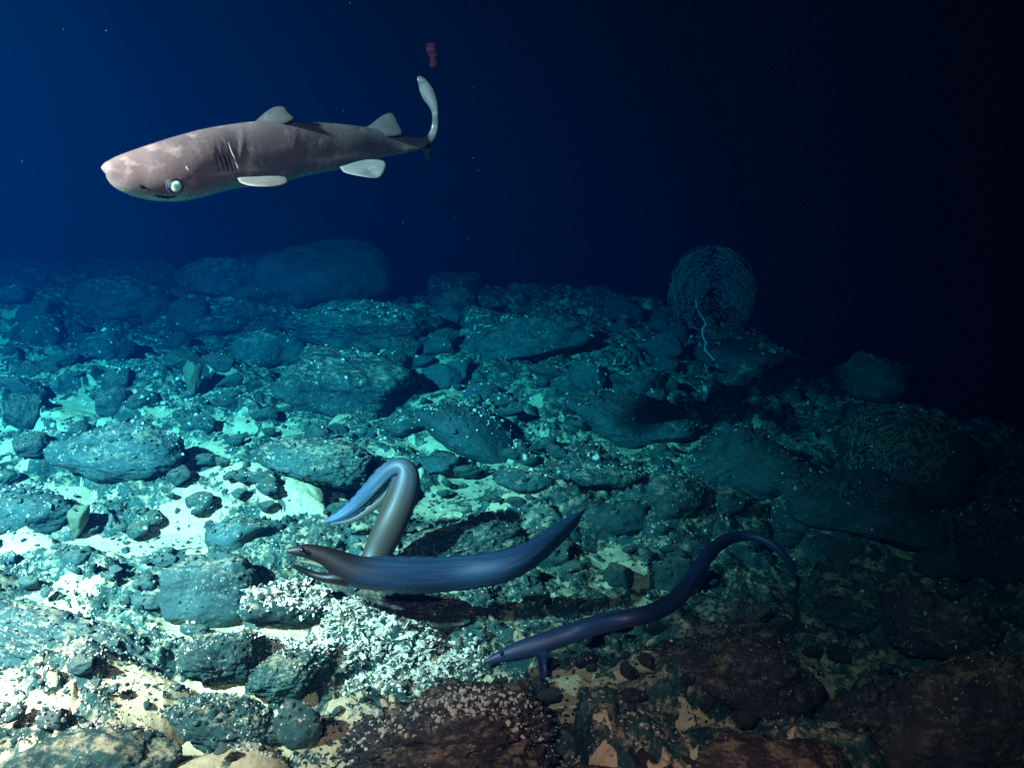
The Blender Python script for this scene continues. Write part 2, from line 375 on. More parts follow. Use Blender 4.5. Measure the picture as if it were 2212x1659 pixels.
def place_rock(i, nm, box, dr, mt, tilt, pp, rough, label):
    x0, y0, x1, y1 = box; cx, cy = (x0 + x1) / 2, (y0 + y1) / 2
    c, d = ground(cx, cy + .12 * (y1 - y0), 0.0)
    s = pxsize(d)
    hw = (x1 - x0) / 2 * s * 1.08; hd = hw * dr
    th = math.atan2(CAM[2] - c[2], c[1])
    want = (y1 - y0) / 2 * s
    hh2 = want ** 2 - (hd * math.sin(th)) ** 2
    if hh2 < (.45 * hw) ** 2 * .3:
        hd = min(hd, want * .75 / max(math.sin(th), .1)); hh2 = max(want ** 2 - (hd * math.sin(th)) ** 2, .0)
    hh = max(math.sqrt(max(hh2, 0)) / math.cos(th), .25 * hw)
    if i == 0: hh *= .62; hd *= .75
    c, d = ground(cx, cy + .05 * (y1 - y0), hh * .38)
    lim = float(crest(ray(cx, cy)[0], ray(cx, cy)[1])) * 1.0
    if i in TALL:      # stands on the brow of the slope: its top reaches the drawn height
        d = lim * TALL[i]; c = at(cx, cy, d); g_ = gz(c[0], c[1]); zt_ = at(cx, y0, d)[2]; hh = max((zt_ - g_) * .62, .12); hw = (x1 - x0) / 2 * pxsize(d); hd = hw * dr; c[2] = zt_ - hh
    big = (x1 - x0) > 150
    kk = 1.0 if pp[0] < 2 else 1.12
    V, Fc = rock_verts(100 + i, 6 if big else 5, (hw * kk, hd * kk, hh * kk), pp[0], pp[1], rough, .06 if pp[0] < 2 else .25)
    V = rot(V, math.radians((i * 37) % 25 - 12), 0, math.radians(tilt))
    o = link(nm, V, Fc, M[mt]); o.location = c
    tag(o, label, nm)
    occupied.append((c[0], c[1], max(hw, hd)))
    return o
rock_objs = [place_rock(i, *r) for i, r in enumerate(ROCKS)]

# smaller stones: twelve shapes, copied; each copy is an object of its own
protos = []
for k in range(14):
    V, Fc = rock_verts(400 + k, 4, (1, .8, .5), 9, 36, .08); protos.append((V, Fc))
meshes = {}
for k in range(8): protos.append(rock_verts(430 + k, 5, (1, .85, .62), 9, 26, .09))
def stone(x, y, size, k, mt, label, group):
    key = (k, mt)
    if key not in meshes:
        V, Fc = protos[k]; o = link('stone', V, Fc, M[mt]); meshes[key] = o
    else:
        o = meshes[key].copy(); COL.objects.link(o)
    g = gz(x, y)
    o.location = (x, y, g + size * .12); o.rotation_euler = (random.uniform(-.3, .3), random.uniform(-.3, .3), random.uniform(0, 6.28))
    o.scale = (size * random.uniform(.8, 1.3), size * random.uniform(.8, 1.2), size * random.uniform(.7, 1.3))
    tag(o, label, 'stone', group); return o
ZONES = [((0, 640, 1000, 800), 26, (36, 74), 'crust', 'dim angular block on the upper left slope under the ridge', 'angular blocks on the upper left slope'),
         ((950, 660, 1480, 880), 20, (34, 66), 'slab', 'dark angular block on the far slope left of the coral tree', 'angular blocks left of the coral tree'),
         ((0, 820, 900, 1120), 16, (36, 62), 'crust', 'angular teal block in the mid left rubble', 'angular blocks in the mid left rubble'),
         ((1150, 1150, 2100, 1420), 16, (34, 66), 'crust', 'angular shadowy block around the tail of the right eel', 'angular blocks around the right eel'),
         ((0, 1180, 700, 1659), 34, (14, 42), 'slab', 'small grey stone among the bright rubble at lower left', 'grey stones in the lower left rubble'),
         ((0, 820, 900, 1150), 60, (14, 40), 'crust', 'small teal stone in the brightly lit rubble at mid left', 'teal stones in the mid left rubble'),
         ((0, 620, 1000, 820), 46, (14, 40), 'crust', 'small dim blue stone on the upper left slope', 'dim stones on the upper left slope'),
         ((900, 800, 1500, 1300), 62, (12, 38), 'crust', 'small dark green stone in the central rubble', 'dark green stones in the central rubble'),
         ((1400, 820, 2150, 1350), 46, (14, 42), 'smooth', 'small shadowy stone on the dark right slope', 'shadowy stones on the right slope'),
         ((950, 1300, 2100, 1659), 40, (12, 36), 'brown', 'small brown stone in the lower right rubble', 'brown stones in the lower right rubble')]
for (x0, y0, x1, y1), n, (a, b_), mt, lab, grp in ZONES:
    k = 0; tries = 0
    while k < n and tries < n * 12:
        tries += 1
        px, py = random.uniform(x0, x1), random.uniform(y0, y1)
        p, d = ground(px, py)
        if d > 11: continue
        ok = all((p[0] - q[0]) ** 2 + (p[1] - q[1]) ** 2 > (q[2] * .8) ** 2 for q in occupied)
        pxx_, pyy_, _ = proj(p[0], p[1], p[2]); s_ = float(max(1 - ((pxx_ - a_) / c_) ** 2 - ((pyy_ - b2_) / d_) ** 2 for a_, b2_, c_, d_ in SAND) > 0)
        if not ok or (s_ > .5 and random.random() < .8): continue
        sz = (a + (b_ - a) * random.random() ** 2) * pxsize(d)
        stone(p[0], p[1], sz, random.randrange(14, 22) if a > 30 else random.randrange(14), mt, lab, grp); k += 1
        if a > 30: occupied.append((p[0], p[1], sz * .9))

# loose gravel, crumbs and broken shell: nobody could count them
def scatter(name, n, region, size, m, flat, label, dens=None, flakes=False, seed=1, extra=0.0):
    g = np.random.default_rng(seed)
    x0, y0, x1, y1 = region
    px = g.uniform(x0, x1, n * 3); py = g.uniform(y0, y1, n * 3)
    u = (px - 1106) / 1106 * TH; v = -(py - 829.5) / 1106 * TH
    dx, dy, dz = u, cp + v * sp, -sp + v * cp
    t = -(CAM[2] - .06) / np.minimum(dz, -.02)
    for _ in range(6):
        x, y = t * dx, t * dy; zz = base_h(x, y) + .05
        t = t + .8 * ((zz - CAM[2]) / np.minimum(dz, -.02) - t)
    x, y = t * dx, t * dy; ok = (t > .8) & (t < 11)
    if dens is not None: ok &= g.uniform(0, 1, len(x)) < dens(x, y, px, py)
    x, y, t = x[ok][:n], y[ok][:n], t[ok][:n]; n = len(x)
    dg = bpy.context.evaluated_depsgraph_get(); dg.update(); z = np.full(n, -99.0); dn = Vector((0, 0, -1))
    for i in range(n):
        h_, l_, nn_, _, _, _ = SC.ray_cast(dg, Vector((x[i], y[i], .95)), dn, distance=6)
        if h_ and abs(nn_.z) > .35: z[i] = l_.z
    k_ = z > -90; x, y, z, t = x[k_], y[k_], z[k_], t[k_]; n = len(x)
    if flakes:
        base = np.array([[1, 0, 0], [.3, .8, .12], [-.8, .5, 0], [-.9, -.5, .1], [.2, -.9, -.05], [0, 0, .28], [0, 0, -.02]]); fc = [(0, 1, 5), (1, 2, 5), (2, 3, 5), (3, 4, 5), (4, 0, 5), (1, 0, 6), (2, 1, 6), (3, 2, 6), (4, 3, 6), (0, 4, 6)]
    else:
        B, fc = ico(1); base = B
    fc = np.array(fc); nb = len(base)
    sz = g.uniform(size[0], size[1], n) ** 1.0 * (.6 + .4 * g.uniform(0, 1, n) ** 2) * np.clip(t / 2.6, .8, 3)
    sz = sz * np.exp(g.normal(0, .32, n))
    P = np.repeat(base[None], n, 0) * (1 + g.uniform(-.3, .3, (n, nb, 1)))
    P[:, :, 1] *= g.uniform(.28, .9, n)[:, None]; P[:, :, 2] *= flat
    # random rotations
    q = g.normal(size=(n, 4)); 
    if flakes: q[:, 1:3] *= .45; q[:, 0] += .8
    q /= np.linalg.norm(q, axis=1)[:, None]; w, a, b_, c = q.T
    Rm = np.stack([1 - 2 * (b_ * b_ + c * c), 2 * (a * b_ - c * w), 2 * (a * c + b_ * w), 2 * (a * b_ + c * w), 1 - 2 * (a * a + c * c), 2 * (b_ * c - a * w), 2 * (a * c - b_ * w), 2 * (b_ * c + a * w), 1 - 2 * (a * a + b_ * b_)], 1).reshape(n, 3, 3)
    P = np.einsum('nij,nkj->nki', Rm, P) * sz[:, None, None]
    P += np.stack([x, y, z + sz * .2 + extra], 1)[:, None, :]
    Fa = (fc[None] + (np.arange(n) * nb)[:, None, None]).reshape(-1, 3)
    o = link(name, P.reshape(-1, 3), Fa, m, smooth_=False); tag(o, label, name.replace('_', ' '), kind='stuff'); return o
patch = lambda x, y, px, py: (.05 + .95 * smooth(.0, .3, fbm2(x * 4.5, y * 4.5, 5, 301, .65))) * np.interp(px, [0, 1100, 1600, 2212], [1, .9, .4, .2])
scatter('pale_gravel', 12000, (-100, 700, 2212, 1659), (.002, .0065), M['gravel'], .7, 'pale crumbs and gravel strewn over the rubble', patch, seed=3)
scatter('shell_fragments', 6500, (300, 1310, 1150, 1530), (.003, .014), M['shell'], 1.0, 'white broken shell and coral fragments heaped below the middle eel',
        lambda x, y, px, py: smooth(-.1, .7, 1 - np.sqrt(((px - 790) / 330) ** 2 + ((py - 1415) / 70) ** 2) + .7 * fbm2(x * 5, y * 5, 4, 9, .6)), True, seed=4)
scatter('coarse_gravel', 700, (640, 1420, 1140, 1659), (.003, .010), M['gravel'], .8, 'coarse yellowish gravel covering the outcrop at the bottom centre', lambda x, y, px, py: smooth(-.1, .3, fbm2(x * 7, y * 7, 3, 77)), seed=8)
scatter('dark_gravel', 9000, (-100, 900, 2212, 1659), (.004, .012), M['crust'], .7, 'dark grit and small stones lying on sand and rubble', seed=5)

# ------------------------------------------------------------------ lofted animals
def catmull(pts, n):
    P = np.asarray(pts, float); m = len(P); out = []
    # chord-length parametrised resampling
    d = np.r_[0, np.cumsum(np.linalg.norm(np.diff(P[:, :2], axis=0), axis=1))]
    t = np.linspace(0, d[-1], n)
    Q = np.zeros((n, P.shape[1]))
    # pchip-like monotone cubic (Hermite with Catmull tangents)
    T = np.zeros_like(P)
    for i in range(m):
        a, b_ = max(i - 1, 0), min(i + 1, m - 1); T[i] = (P[b_] - P[a]) / max(d[b_] - d[a], 1e-9)
    j = np.clip(np.searchsorted(d, t, side='right') - 1, 0, m - 2); hgt = (d[j + 1] - d[j]); s = (t - d[j]) / hgt
    h00 = 2 * s ** 3 - 3 * s ** 2 + 1; h10 = s ** 3 - 2 * s ** 2 + s; h01 = -2 * s ** 3 + 3 * s ** 2; h11 = s ** 3 - s ** 2
    return h00[:, None] * P[j] + (h10 * hgt)[:, None] * T[j] + h01[:, None] * P[j + 1] + (h11 * hgt)[:, None] * T[j + 1]
def loft(C, up, side, ru, rs, K=40, shape=None, cap=True):
    """rings of K points; ru up-radius (top,bottom), rs side radius"""
    n = len(C); th = np.linspace(0, 2 * math.pi, K, endpoint=False)
    V = np.zeros((n, K, 3))
    for i in range(n):
        co, si = np.cos(th), np.sin(th)
        r = ru[i] * np.ones(K)
        a = co * r; b_ = si * rs[i]
        if shape is not None: a, b_ = shape(i / (n - 1), th, a, b_)
        V[i] = C[i] + a[:, None] * up[i] + b_[:, None] * side[i]
    Fq = [(i * K + j, i * K + (j + 1) % K, (i + 1) * K + (j + 1) % K, (i + 1) * K + j) for i in range(n - 1) for j in range(K)]
    V = V.reshape(-1, 3)
    if cap:
        V = np.vstack([V, C[0] , C[-1]]); a, b_ = len(V) - 2, len(V) - 1
        Fq += [(a, (j + 1) % K, j) for j in range(K)] + [(b_, (n - 1) * K + j, (n - 1) * K + (j + 1) % K) for j in range(K)]
    return V, Fq
def frames(C):
    T = np.gradient(C, axis=0); T /= np.linalg.norm(T, axis=1)[:, None]
    view = C - CAM; view /= np.linalg.norm(view, axis=1)[:, None]
    up = np.cross(T, view); up /= np.linalg.norm(up, axis=1)[:, None]
    side = np.cross(up, T)
    return T, up, side
class Acc:
    def __init__(s): s.v = []; s.f = []; s.m = []; s.n = 0; s.g = None
    def add(s, V, Fq, mi=0):
        s.f += [tuple(i + s.n for i in f) for f in Fq]; s.m += [mi] * len(Fq); s.v.append(np.asarray(V)); s.n += len(V)
    def build(s, name, mats, parent=None, origin=None):
        V = np.vstack(s.v)
        if origin is not None: V = V - origin
        o = link(name, V, s.f, None, parent, mats=mats, fm=s.m)
        if s.g is not None:
            ga = np.zeros((len(V), 3), dtype=np.float32); ga[:, 0] = V[:, 0] * 1.2; ga[:, 1] = V[:, 2] * 1.2; ga[:, 2] = V[:, 1] * 1.2
            ga[:len(s.g)] = s.g; at3 = o.data.attributes.new('girth', 'FLOAT_VECTOR', 'POINT'); at3.data.foreach_set('vector', ga.ravel())
        bm = bmesh.new(); bm.from_mesh(o.data); bmesh.ops.recalc_face_normals(bm, faces=bm.faces); bm.to_mesh(o.data); bm.free()
        return o
def skin(name, base, dark, pale, rough, scale, coat=.0, streak=False):
    m, nt, b = mat(name, rough, .5); co = N(nt, 'ShaderNodeTexCoord').outputs['Object']
    if 'eel' in name:   # skin pattern drawn out along the body: u runs from snout to tail, v round the girth
        uv = N(nt, 'ShaderNodeAttribute', attribute_name='girth'); co = uv.outputs['Vector']
    a = noise(nt, co, scale, 6, .65, .3); c = noise(nt, co, scale * 9, 4, .6)
    col = mixc(nt, ramp(nt, a, [(.35, (0, 0, 0)), (.65, (1, 1, 1))]), dark, base)
    col = mixc(nt, ramp(nt, noise(nt, co, scale * 2.4, 5, .6), [(.54, (0, 0, 0)), (.72, (.8, .8, .8))]), col, pale)
    col = mixc(nt, math_(nt, 'MULTIPLY', ramp(nt, c, [(.55, (0, 0, 0)), (.75, (1, 1, 1))]), .3), col, dark)
    if streak:          # brown over the front part of the animal
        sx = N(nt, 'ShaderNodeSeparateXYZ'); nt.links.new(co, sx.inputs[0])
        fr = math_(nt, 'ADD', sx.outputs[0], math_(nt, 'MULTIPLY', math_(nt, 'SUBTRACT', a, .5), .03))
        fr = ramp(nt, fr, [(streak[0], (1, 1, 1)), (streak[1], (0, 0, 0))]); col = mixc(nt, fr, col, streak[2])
    nt.links.new(col, b.inputs['Base Color']); b.inputs['Coat Weight'].default_value = coat; b.inputs['Coat Roughness'].default_value = .3
    bump(nt, b, math_(nt, 'ADD', a, math_(nt, 'MULTIPLY', c, .25)), .10 if 'eel' in name else .25, .006)
    return m
M['shark'] = skin('shark_skin', (.155, .120, .104), (.096, .074, .066), (.33, .26, .21), .36, 9, .35)  # pale blotches paint bright sheen patches into the skin colour
M['sharkfin'] = skin('shark_fin', (.048, .044, .040), (.032, .030, .028), (.065, .06, .055), .5, 18)
M['finpale'] = skin('pale_fin_edge', (.20, .20, .17), (.15, .15, .13), (.26, .26, .22), .5, 18)
M['dark'] = simple('dark_slit', (.003, .004, .004), .8, .02)
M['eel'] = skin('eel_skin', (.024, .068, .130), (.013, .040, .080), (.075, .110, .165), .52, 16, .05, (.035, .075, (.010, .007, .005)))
M['eeldark'] = skin('dark_eel_skin', (.025, .046, .105), (.014, .028, .066), (.066, .072, .120), .5, 16, .05)
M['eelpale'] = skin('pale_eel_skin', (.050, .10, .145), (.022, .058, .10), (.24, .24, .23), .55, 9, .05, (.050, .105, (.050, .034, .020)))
M['mouth'] = simple('mouth_lining', (.16, .17, .10), .6, .3, .4, 60)
M['eye_dark'] = simple('eel_eye', (.01, .01, .012), .15, .6)
# shark eye: eyeshine painted into the base colour of a wide pupil, ringed by a violet iris
m, nt, b = mat('shark_eye', .12, .8); M['eye'] = m
oc = N(nt, 'ShaderNodeTexCoord').outputs['Object']
ln = N(nt, 'ShaderNodeVectorMath', operation='LENGTH')
mp = N(nt, 'ShaderNodeVectorMath', operation='MULTIPLY'); mp.inputs[1].default_value = (1, 0, 1); nt.links.new(oc, mp.inputs[0]); nt.links.new(mp.outputs[0], ln.inputs[0])
EYE_R = .0185
rd = math_(nt, 'DIVIDE', ln.outputs['Value'], EYE_R)
nt.links.new(ramp(nt, rd, [(.0, (.01, .20, .15)), (.24, (.03, .30, .20)), (.36, (.42, .55, .32)), (.62, (.55, .62, .45)), (.74, (.01, .10, .12)), (.86, (.03, .02, .15)), (1.0, (.015, .008, .08))]), b.inputs['Base Color'])
b.inputs['Coat Weight'].default_value = .25

# ---- shark (crop coordinates: 200 + x/2.328, 50 + y/2.328 in the 2479 px photo)
def sh(x, y): return ((200 + x / 2.328) * 2212 / 2479, (50 + y / 2.328) * 2212 / 2479)
ST = [  # top x,y  bottom x,y  depth, side ratio
 (104, 826, 106, 834, 1.862, 1.0), (116, 810, 118, 850, 1.865, 1.15), (145, 790, 152, 888, 1.87, 1.15), (205, 760, 214, 948, 1.89, 1.05), (300, 725, 310, 992, 1.92, 1.0), (400, 692, 425, 1014, 1.95, .95),
 (520, 655, 560, 1016, 1.99, .92), (660, 618, 700, 990, 2.04, .88), (800, 592, 825, 955, 2.09, .84), (950, 573, 960, 935, 2.14, .82), (1080, 566, 1090, 925, 2.19, .8),
 (1220, 572, 1215, 888, 2.24, .78), (1380, 580, 1370, 855, 2.30, .76), (1520, 592, 1500, 830, 2.35, .72), (1650, 612, 1630, 792, 2.40, .68), (1760, 636, 1745, 762, 2.44, .62),
 (1850, 655, 1850, 742, 2.47, .55), (1915, 662, 1935, 712, 2.49, .5), (1948, 640, 1985, 668, 2.50, .45), (1966, 596, 2002, 606, 2.50, .4), (1971, 545, 2003, 545, 2.49, .35), (1966, 512, 2002, 508, 2.485, .30), (1948, 480, 1999, 466, 2.48, .22), (1922, 446, 1989, 424, 2.475, .17), (1904, 408, 1974, 386, 2.47, .15),
 (1894, 368, 1950, 350, 2.465, .15), (1888, 338, 1924, 324, 2.46, .18), (1884, 320, 1898, 312, 2.46, .25)]
rows = []
for (a, b_, c, d, dep, ra) in ST:
    p, q = sh(a, b_), sh(c, d); rows.append(((p[0] + q[0]) / 2, (p[1] + q[1]) / 2, dep, math.hypot(p[0] - q[0], p[1] - q[1]) / 2, ra, (p[0] - q[0]), (p[1] - q[1])))
S_ = catmull(rows, 190)
C = np.array([at(r[0], r[1], r[2]) for r in S_])
T, up, side = frames(C)
if np.dot(up[20], [0, 0, 1]) < 0: up = -up
for i, r in enumerate(S_):   # section axis follows the drawn top-bottom line
    e = at(r[0] + r[5] * .5, r[1] + r[6] * .5, r[2]) - C[i]; e /= np.linalg.norm(e); up[i] = e
side = np.cross(up, T); side /= np.linalg.norm(side, axis=1)[:, None]
if np.dot(side[50], CAM - C[50]) < 0: side = -side     # side points to the camera
ru = np.array([r[3] * pxsize(r[2]) for r in S_]); rs = ru * S_[:, 4]
def sshape(t, th, a, b_):
    # flattened belly, slightly ridged back; shallow gill slits and a brow
    a = np.where(a < 0, a * (1 - .0), a)
    sgn = np.sign(b_); k = 1 + .07 * np.cos(2 * th)
    b_ = b_ * k
    for g, am in ((.320, .028), (.455, .012), (.51, .008), (.545, .008)):
        b_ = b_ * (1 + am * np.exp(-((t - g - .022 * np.cos(th)) / .006) ** 2) * smooth(-.7, .1, np.cos(th)))
    for g in (.258, .271, .284, .296, .308):
        w = np.exp(-((t - g - .012 * np.cos(th)) / .0028) ** 2) * smooth(.15, .5, np.abs(np.sin(th))) * smooth(-.75, -.4, np.cos(th)) * (1 - smooth(.35, .6, np.cos(th)))
        b_ = b_ * (1 - .03 * w); a = a * (1 - .0 * w)
    return a, b_
A_ = Acc(); V, Fq = loft(C, up, side, ru, rs, 56, sshape)
off = .0012 * fbm3(V * 30, 3, 5)
A_.add(V, Fq, 0)
def finplate(outline, dep, thick, depth_fn=None, mi=1, edge=None):
    """solid fin from an outline in shark-crop coordinates; bulged, thin at the rim"""
    pts = catmull([(*sh(x, y), 0) for x, y in outline] + [(*sh(*outline[0]), 0)], 49)[:-1]
    cx, cy = pts[:, 0].mean(), pts[:, 1].mean(); out = []; nrm = ray(cx, cy); nrm = nrm / np.linalg.norm(nrm)
    rings = [1.0, .93, .8, .6, .35, .12]; V = []
    for sgn in (1, -1):
        for q in rings:
            for p in pts:
                x, y = cx + (p[0] - cx) * q, cy + (p[1] - cy) * q
                dd = depth_fn(x, y) if depth_fn else dep
                V.append(at(x, y, dd) + nrm * sgn * (thick * math.sqrt(max(0, 1 - q * q)) + .0006))
    K = len(pts); nr = len(rings); Fq = []
    for s_ in (0, 1):
        for r_ in range(nr - 1):
            for j in range(K):
                a = s_ * nr * K + r_ * K + j; b2 = s_ * nr * K + r_ * K + (j + 1) % K
                Fq.append((a, b2, b2 + K, a + K))
        Fq.append(tuple(s_ * nr * K + (nr - 1) * K + j for j in range(K)))
    for j in range(K): Fq.append((j, (j + 1) % K, nr * K + (j + 1) % K, nr * K + j))
    A_.add(np.array(V), Fq, mi)
finplate([(930, 600), (975, 566), (1030, 518), (1078, 489), (1120, 484), (1142, 492), (1160, 520), (1192, 552), (1160, 575), (1100, 600), (1000, 620)], 2.165, .008)
finplate([(1570, 620), (1625, 585), (1680, 542), (1735, 521), (1758, 538), (1775, 575), (1802, 636), (1770, 650), (1700, 655), (1620, 650)], 2.40, .006)
finplate([(1890, 715), (1920, 745), (1940, 785), (1955, 812), (1962, 760), (1968, 700), (1930, 690)], 2.49, .004, mi=3)
# paired fins stand out from the body towards the camera; built as solid blades in space
def blade(root_a, root_b, tip_pts, thick, mi):
    """root line a-b, then outline points (px,py,depth)"""
    pts = np.array([at(*sh(x, y), d) for x, y, d in [root_a] + tip_pts + [root_b]])
    P = catmull(np.vstack([pts, pts[:1]]), 41)[:-1]; c = P.mean(0)
    _, _, vt = np.linalg.svd(P - c); nrm = vt[2]
    V = []; rings = [1, .9, .7, .45, .15]
    for sgn in (1, -1):
        for q in rings: V += [c + (p - c) * q + nrm * sgn * (thick * math.sqrt(max(0, 1 - q * q)) + .0005) for p in P]
    K = len(P); nr = len(rings); Fq = []
    for s_ in (0, 1):
        for r_ in range(nr - 1):
            for j in range(K):
                a = s_ * nr * K + r_ * K + j; b2 = s_ * nr * K + r_ * K + (j + 1) % K; Fq.append((a, b2, b2 + K, a + K))
        Fq.append(tuple(s_ * nr * K + (nr - 1) * K + j for j in range(K)))
    for j in range(K): Fq.append((j, (j + 1) % K, nr * K + (j + 1) % K, nr * K + j))
    A_.add(np.array(V), Fq, mi)
blade((870, 885, 2.05), (1120, 880, 2.12), [(895, 916, 1.97), (960, 932, 1.94), (1050, 936, 1.95), (1120, 929, 1.98), (1160, 910, 2.03)], .0035, 2)
blade((1450, 825, 2.27), (1600, 785, 2.33), [(1475, 855, 2.24), (1560, 876, 2.22), (1665, 886, 2.24), (1705, 835, 2.27), (1700, 792, 2.31)], .0025, 2)
blade((1600, 770, 2.42), (1690, 765, 2.44), [(1610, 800, 2.46), (1680, 815, 2.5), (1712, 790, 2.48)], .004, 1)
OR = C[90].copy()
sroot = empty('shark', OR)
tag(sroot, 'pinkish grey deep sea shark with a glowing green eye swimming left above the seabed', 'shark')
M['tail'] = skin('tail_lobe', (.030, .040, .038), (.020, .028, .027), (.05, .062, .058), .6, 18)
for k_ in ('sharkfin', 'finpale', 'tail'): M[k_].node_tree.nodes['Principled BSDF'].inputs['Specular IOR Level'].default_value = .08
M['dark'].node_tree.nodes['Principled BSDF'].inputs['Specular IOR Level'].default_value = .02
body = A_.build('body', [M['shark'], M['sharkfin'], M['finpale'], M['dark'], M['tail']], sroot, OR)
ex, ey = sh(515, 930)
ec = at(ex, ey, 1.865)
def surf(px, py):
    """front surface of the shark body along a pixel ray"""
    d = ray(px, py); dn = d / np.linalg.norm(d); VV = V - CAM; t = VV @ dn; dist = np.linalg.norm(VV - t[:, None] * dn, axis=1)
    return CAM + dn * t[dist < .012].min()
SV = V
ec = surf(ex, ey)
vd = (ec - CAM); vd /= np.linalg.norm(vd)
Vb, Fc = ico(4)
eye = link('eye', Vb * np.array([1.08, .8, 1.0]) * EYE_R, Fc, M['eye'], sroot)
eye.location = Vector(ec + vd * .0125 - OR); eye.rotation_euler = (Vector(vd) + Vector((-.25, 0, .12))).to_track_quat('Y', 'Z').to_euler()
# brow ridge round the eye, nostril, spiracle, mouth line
def tube(path, rad, K=8, taper=None):
    P = np.asarray(path, float); n = len(P); T = np.gradient(P, axis=0); T /= np.maximum(np.linalg.norm(T, axis=1)[:, None], 1e-9)
    ref = np.array([.31, .77, .55]); V = []
    for i in range(n):
        a = np.cross(T[i], ref); a /= np.linalg.norm(a); b_ = np.cross(T[i], a); r = rad[i] if hasattr(rad, '__len__') else rad
        for j in range(K): t = 2 * math.pi * j / K; V.append(P[i] + r * (math.cos(t) * a + math.sin(t) * b_))
    Fq = [(i * K + j, i * K + (j + 1) % K, (i + 1) * K + (j + 1) % K, (i + 1) * K + j) for i in range(n - 1) for j in range(K)]
    Fq += [tuple(range(K))[::-1], tuple((n - 1) * K + j for j in range(K))]
    return np.array(V), Fq
def on_skin(pts, push=.0):
    out = []
    for x, y in pts:
        p = surf(*sh(x, y)); v = p - CAM; v /= np.linalg.norm(v); out.append(p + v * push)
    return out
def mark(name, pts, rad, m, push=.001, n=20):
    q = catmull([(x, y, 0) for x, y in pts], n)[:, :2]; P = on_skin(q, push); P = np.array(P)
    for _ in range(3): P[1:-1] = (P[:-2] + P[1:-1] * 2 + P[2:]) / 4
    r = rad * np.sin(np.linspace(.15, math.pi - .15, n)) + .0004
    Vt, Ft = tube(P, r, 8); o = link(name, Vt - OR, Ft, m, sroot); return o
mark('nostril', [(318, 930), (338, 940), (356, 945)], .0035, M['dark'], .001)
th_ = np.linspace(0, 2 * math.pi, 33)[:-1]
er = [surf(ex + 17 * .892 * math.cos(a) * 1.05, ey + 17 * .892 * math.sin(a)) for a in th_]
er = np.array(er); er = np.vstack([er[-3:], er, er[:3]]); 
for _ in range(4): er[1:-1] = (er[:-2] + 2 * er[1:-1] + er[2:]) / 4
Vt, Ft = tube(er[2:-2], .0020, 8); link('eyelid', Vt - OR, Ft, M['sharkfin'], sroot)
mark('spiracle', [(582, 822), (594, 836), (604, 848)], .0022, M['finpale'], .0005)
mark('mouth', [(395, 985), (430, 990), (480, 996), (530, 990)], .003, M['dark'], .001)
for gx in (735, 762, 788, 812):
    mark('gill_slit', [(gx, 745), (gx + 18, 790), (gx + 34, 850)], .0012, M['dark'], .0008)
mark('gill_edge_glint', [(822, 690), (836, 730), (856, 775), (876, 830), (893, 872)], .0016, M['finpale'], .0)  # pale tube painting the highlight along the last gill slit

# ---- eels
def e3(x, y): return ((650 + x / 2.458) * 2212 / 2479, (1050 + y / 2.458) * 2212 / 2479)
def e4(x, y): return ((1100 + x / 2.328) * 2212 / 2479, (1200 + y / 2.328) * 2212 / 2479)
def eel_path(pts, fn, n, scale, thin=.93):
    """pts: x, y, radius (crop px), height above the bed"""
    rows = []
    for x, y, r, h in pts:
        p = fn(x, y); _, d = ground(p[0], p[1], h); rows.append((p[0], p[1], d, r / scale * 2212 / 2479))
    S = catmull(rows, n); 
    dd = S[:, 2].copy()
    for _ in range(300): dd[1:-1] = (dd[:-2] + 2 * dd[1:-1] + dd[2:]) / 4
    S = S.copy()
    S[:, 3] *= thin
    for _ in range(50): S[1:-1] = (S[:-2] + 2 * S[1:-1] + S[2:]) / 4
    C = np.array([at(a, b_, d) for a, b_, d in zip(S[:, 0], S[:, 1], dd)])
    return C, S[:, 3] * pxsize(dd)
def eel_loft(C, r, fin_top=(.18, .97), fin_bot=(.3, .97), finh=.35, K=36, squash=.8, flip=False):
    T, up, side = frames(C)
    if flip: up = -up
    n = len(C)
    rmax = r.max()
    def shp(t, th, a, b_):
        i = int(round(t * (n - 1)))
        ft = smooth(fin_top[0], fin_top[0] + .12, t) * (1 - smooth(fin_top[1] - .03, fin_top[1] + .03, t)); fb = smooth(fin_bot[0], fin_bot[0] + .12, t) * (1 - smooth(fin_bot[1] - .03, fin_bot[1] + .03, t))
        pk = np.exp(-(np.minimum(th, 2 * math.pi - th) / .16) ** 2); pb = np.exp(-((th - math.pi) / .16) ** 2)
        rip = 1 + .12 * math.sin(t * 140)
        return a + finh * rmax * rip * (ft * pk - fb * pb), b_
    return loft(C, up, side, r, r * squash, K, shp)
def eel_thing(label, acc, mats, origin):
    root = empty('eel', origin); tag(root, label, 'eel', 'deep sea eels hunting over the rubble'); acc.build('body', mats, root, origin); return root
def add_ball(name, c, r, m, root, origin, sc=(1, 1, 1)):
    Vb, Fc = ico(3); o = link(name, Vb * r * np.array(sc), Fc, m, root); o.location = Vector(np.asarray(c) - origin); return o

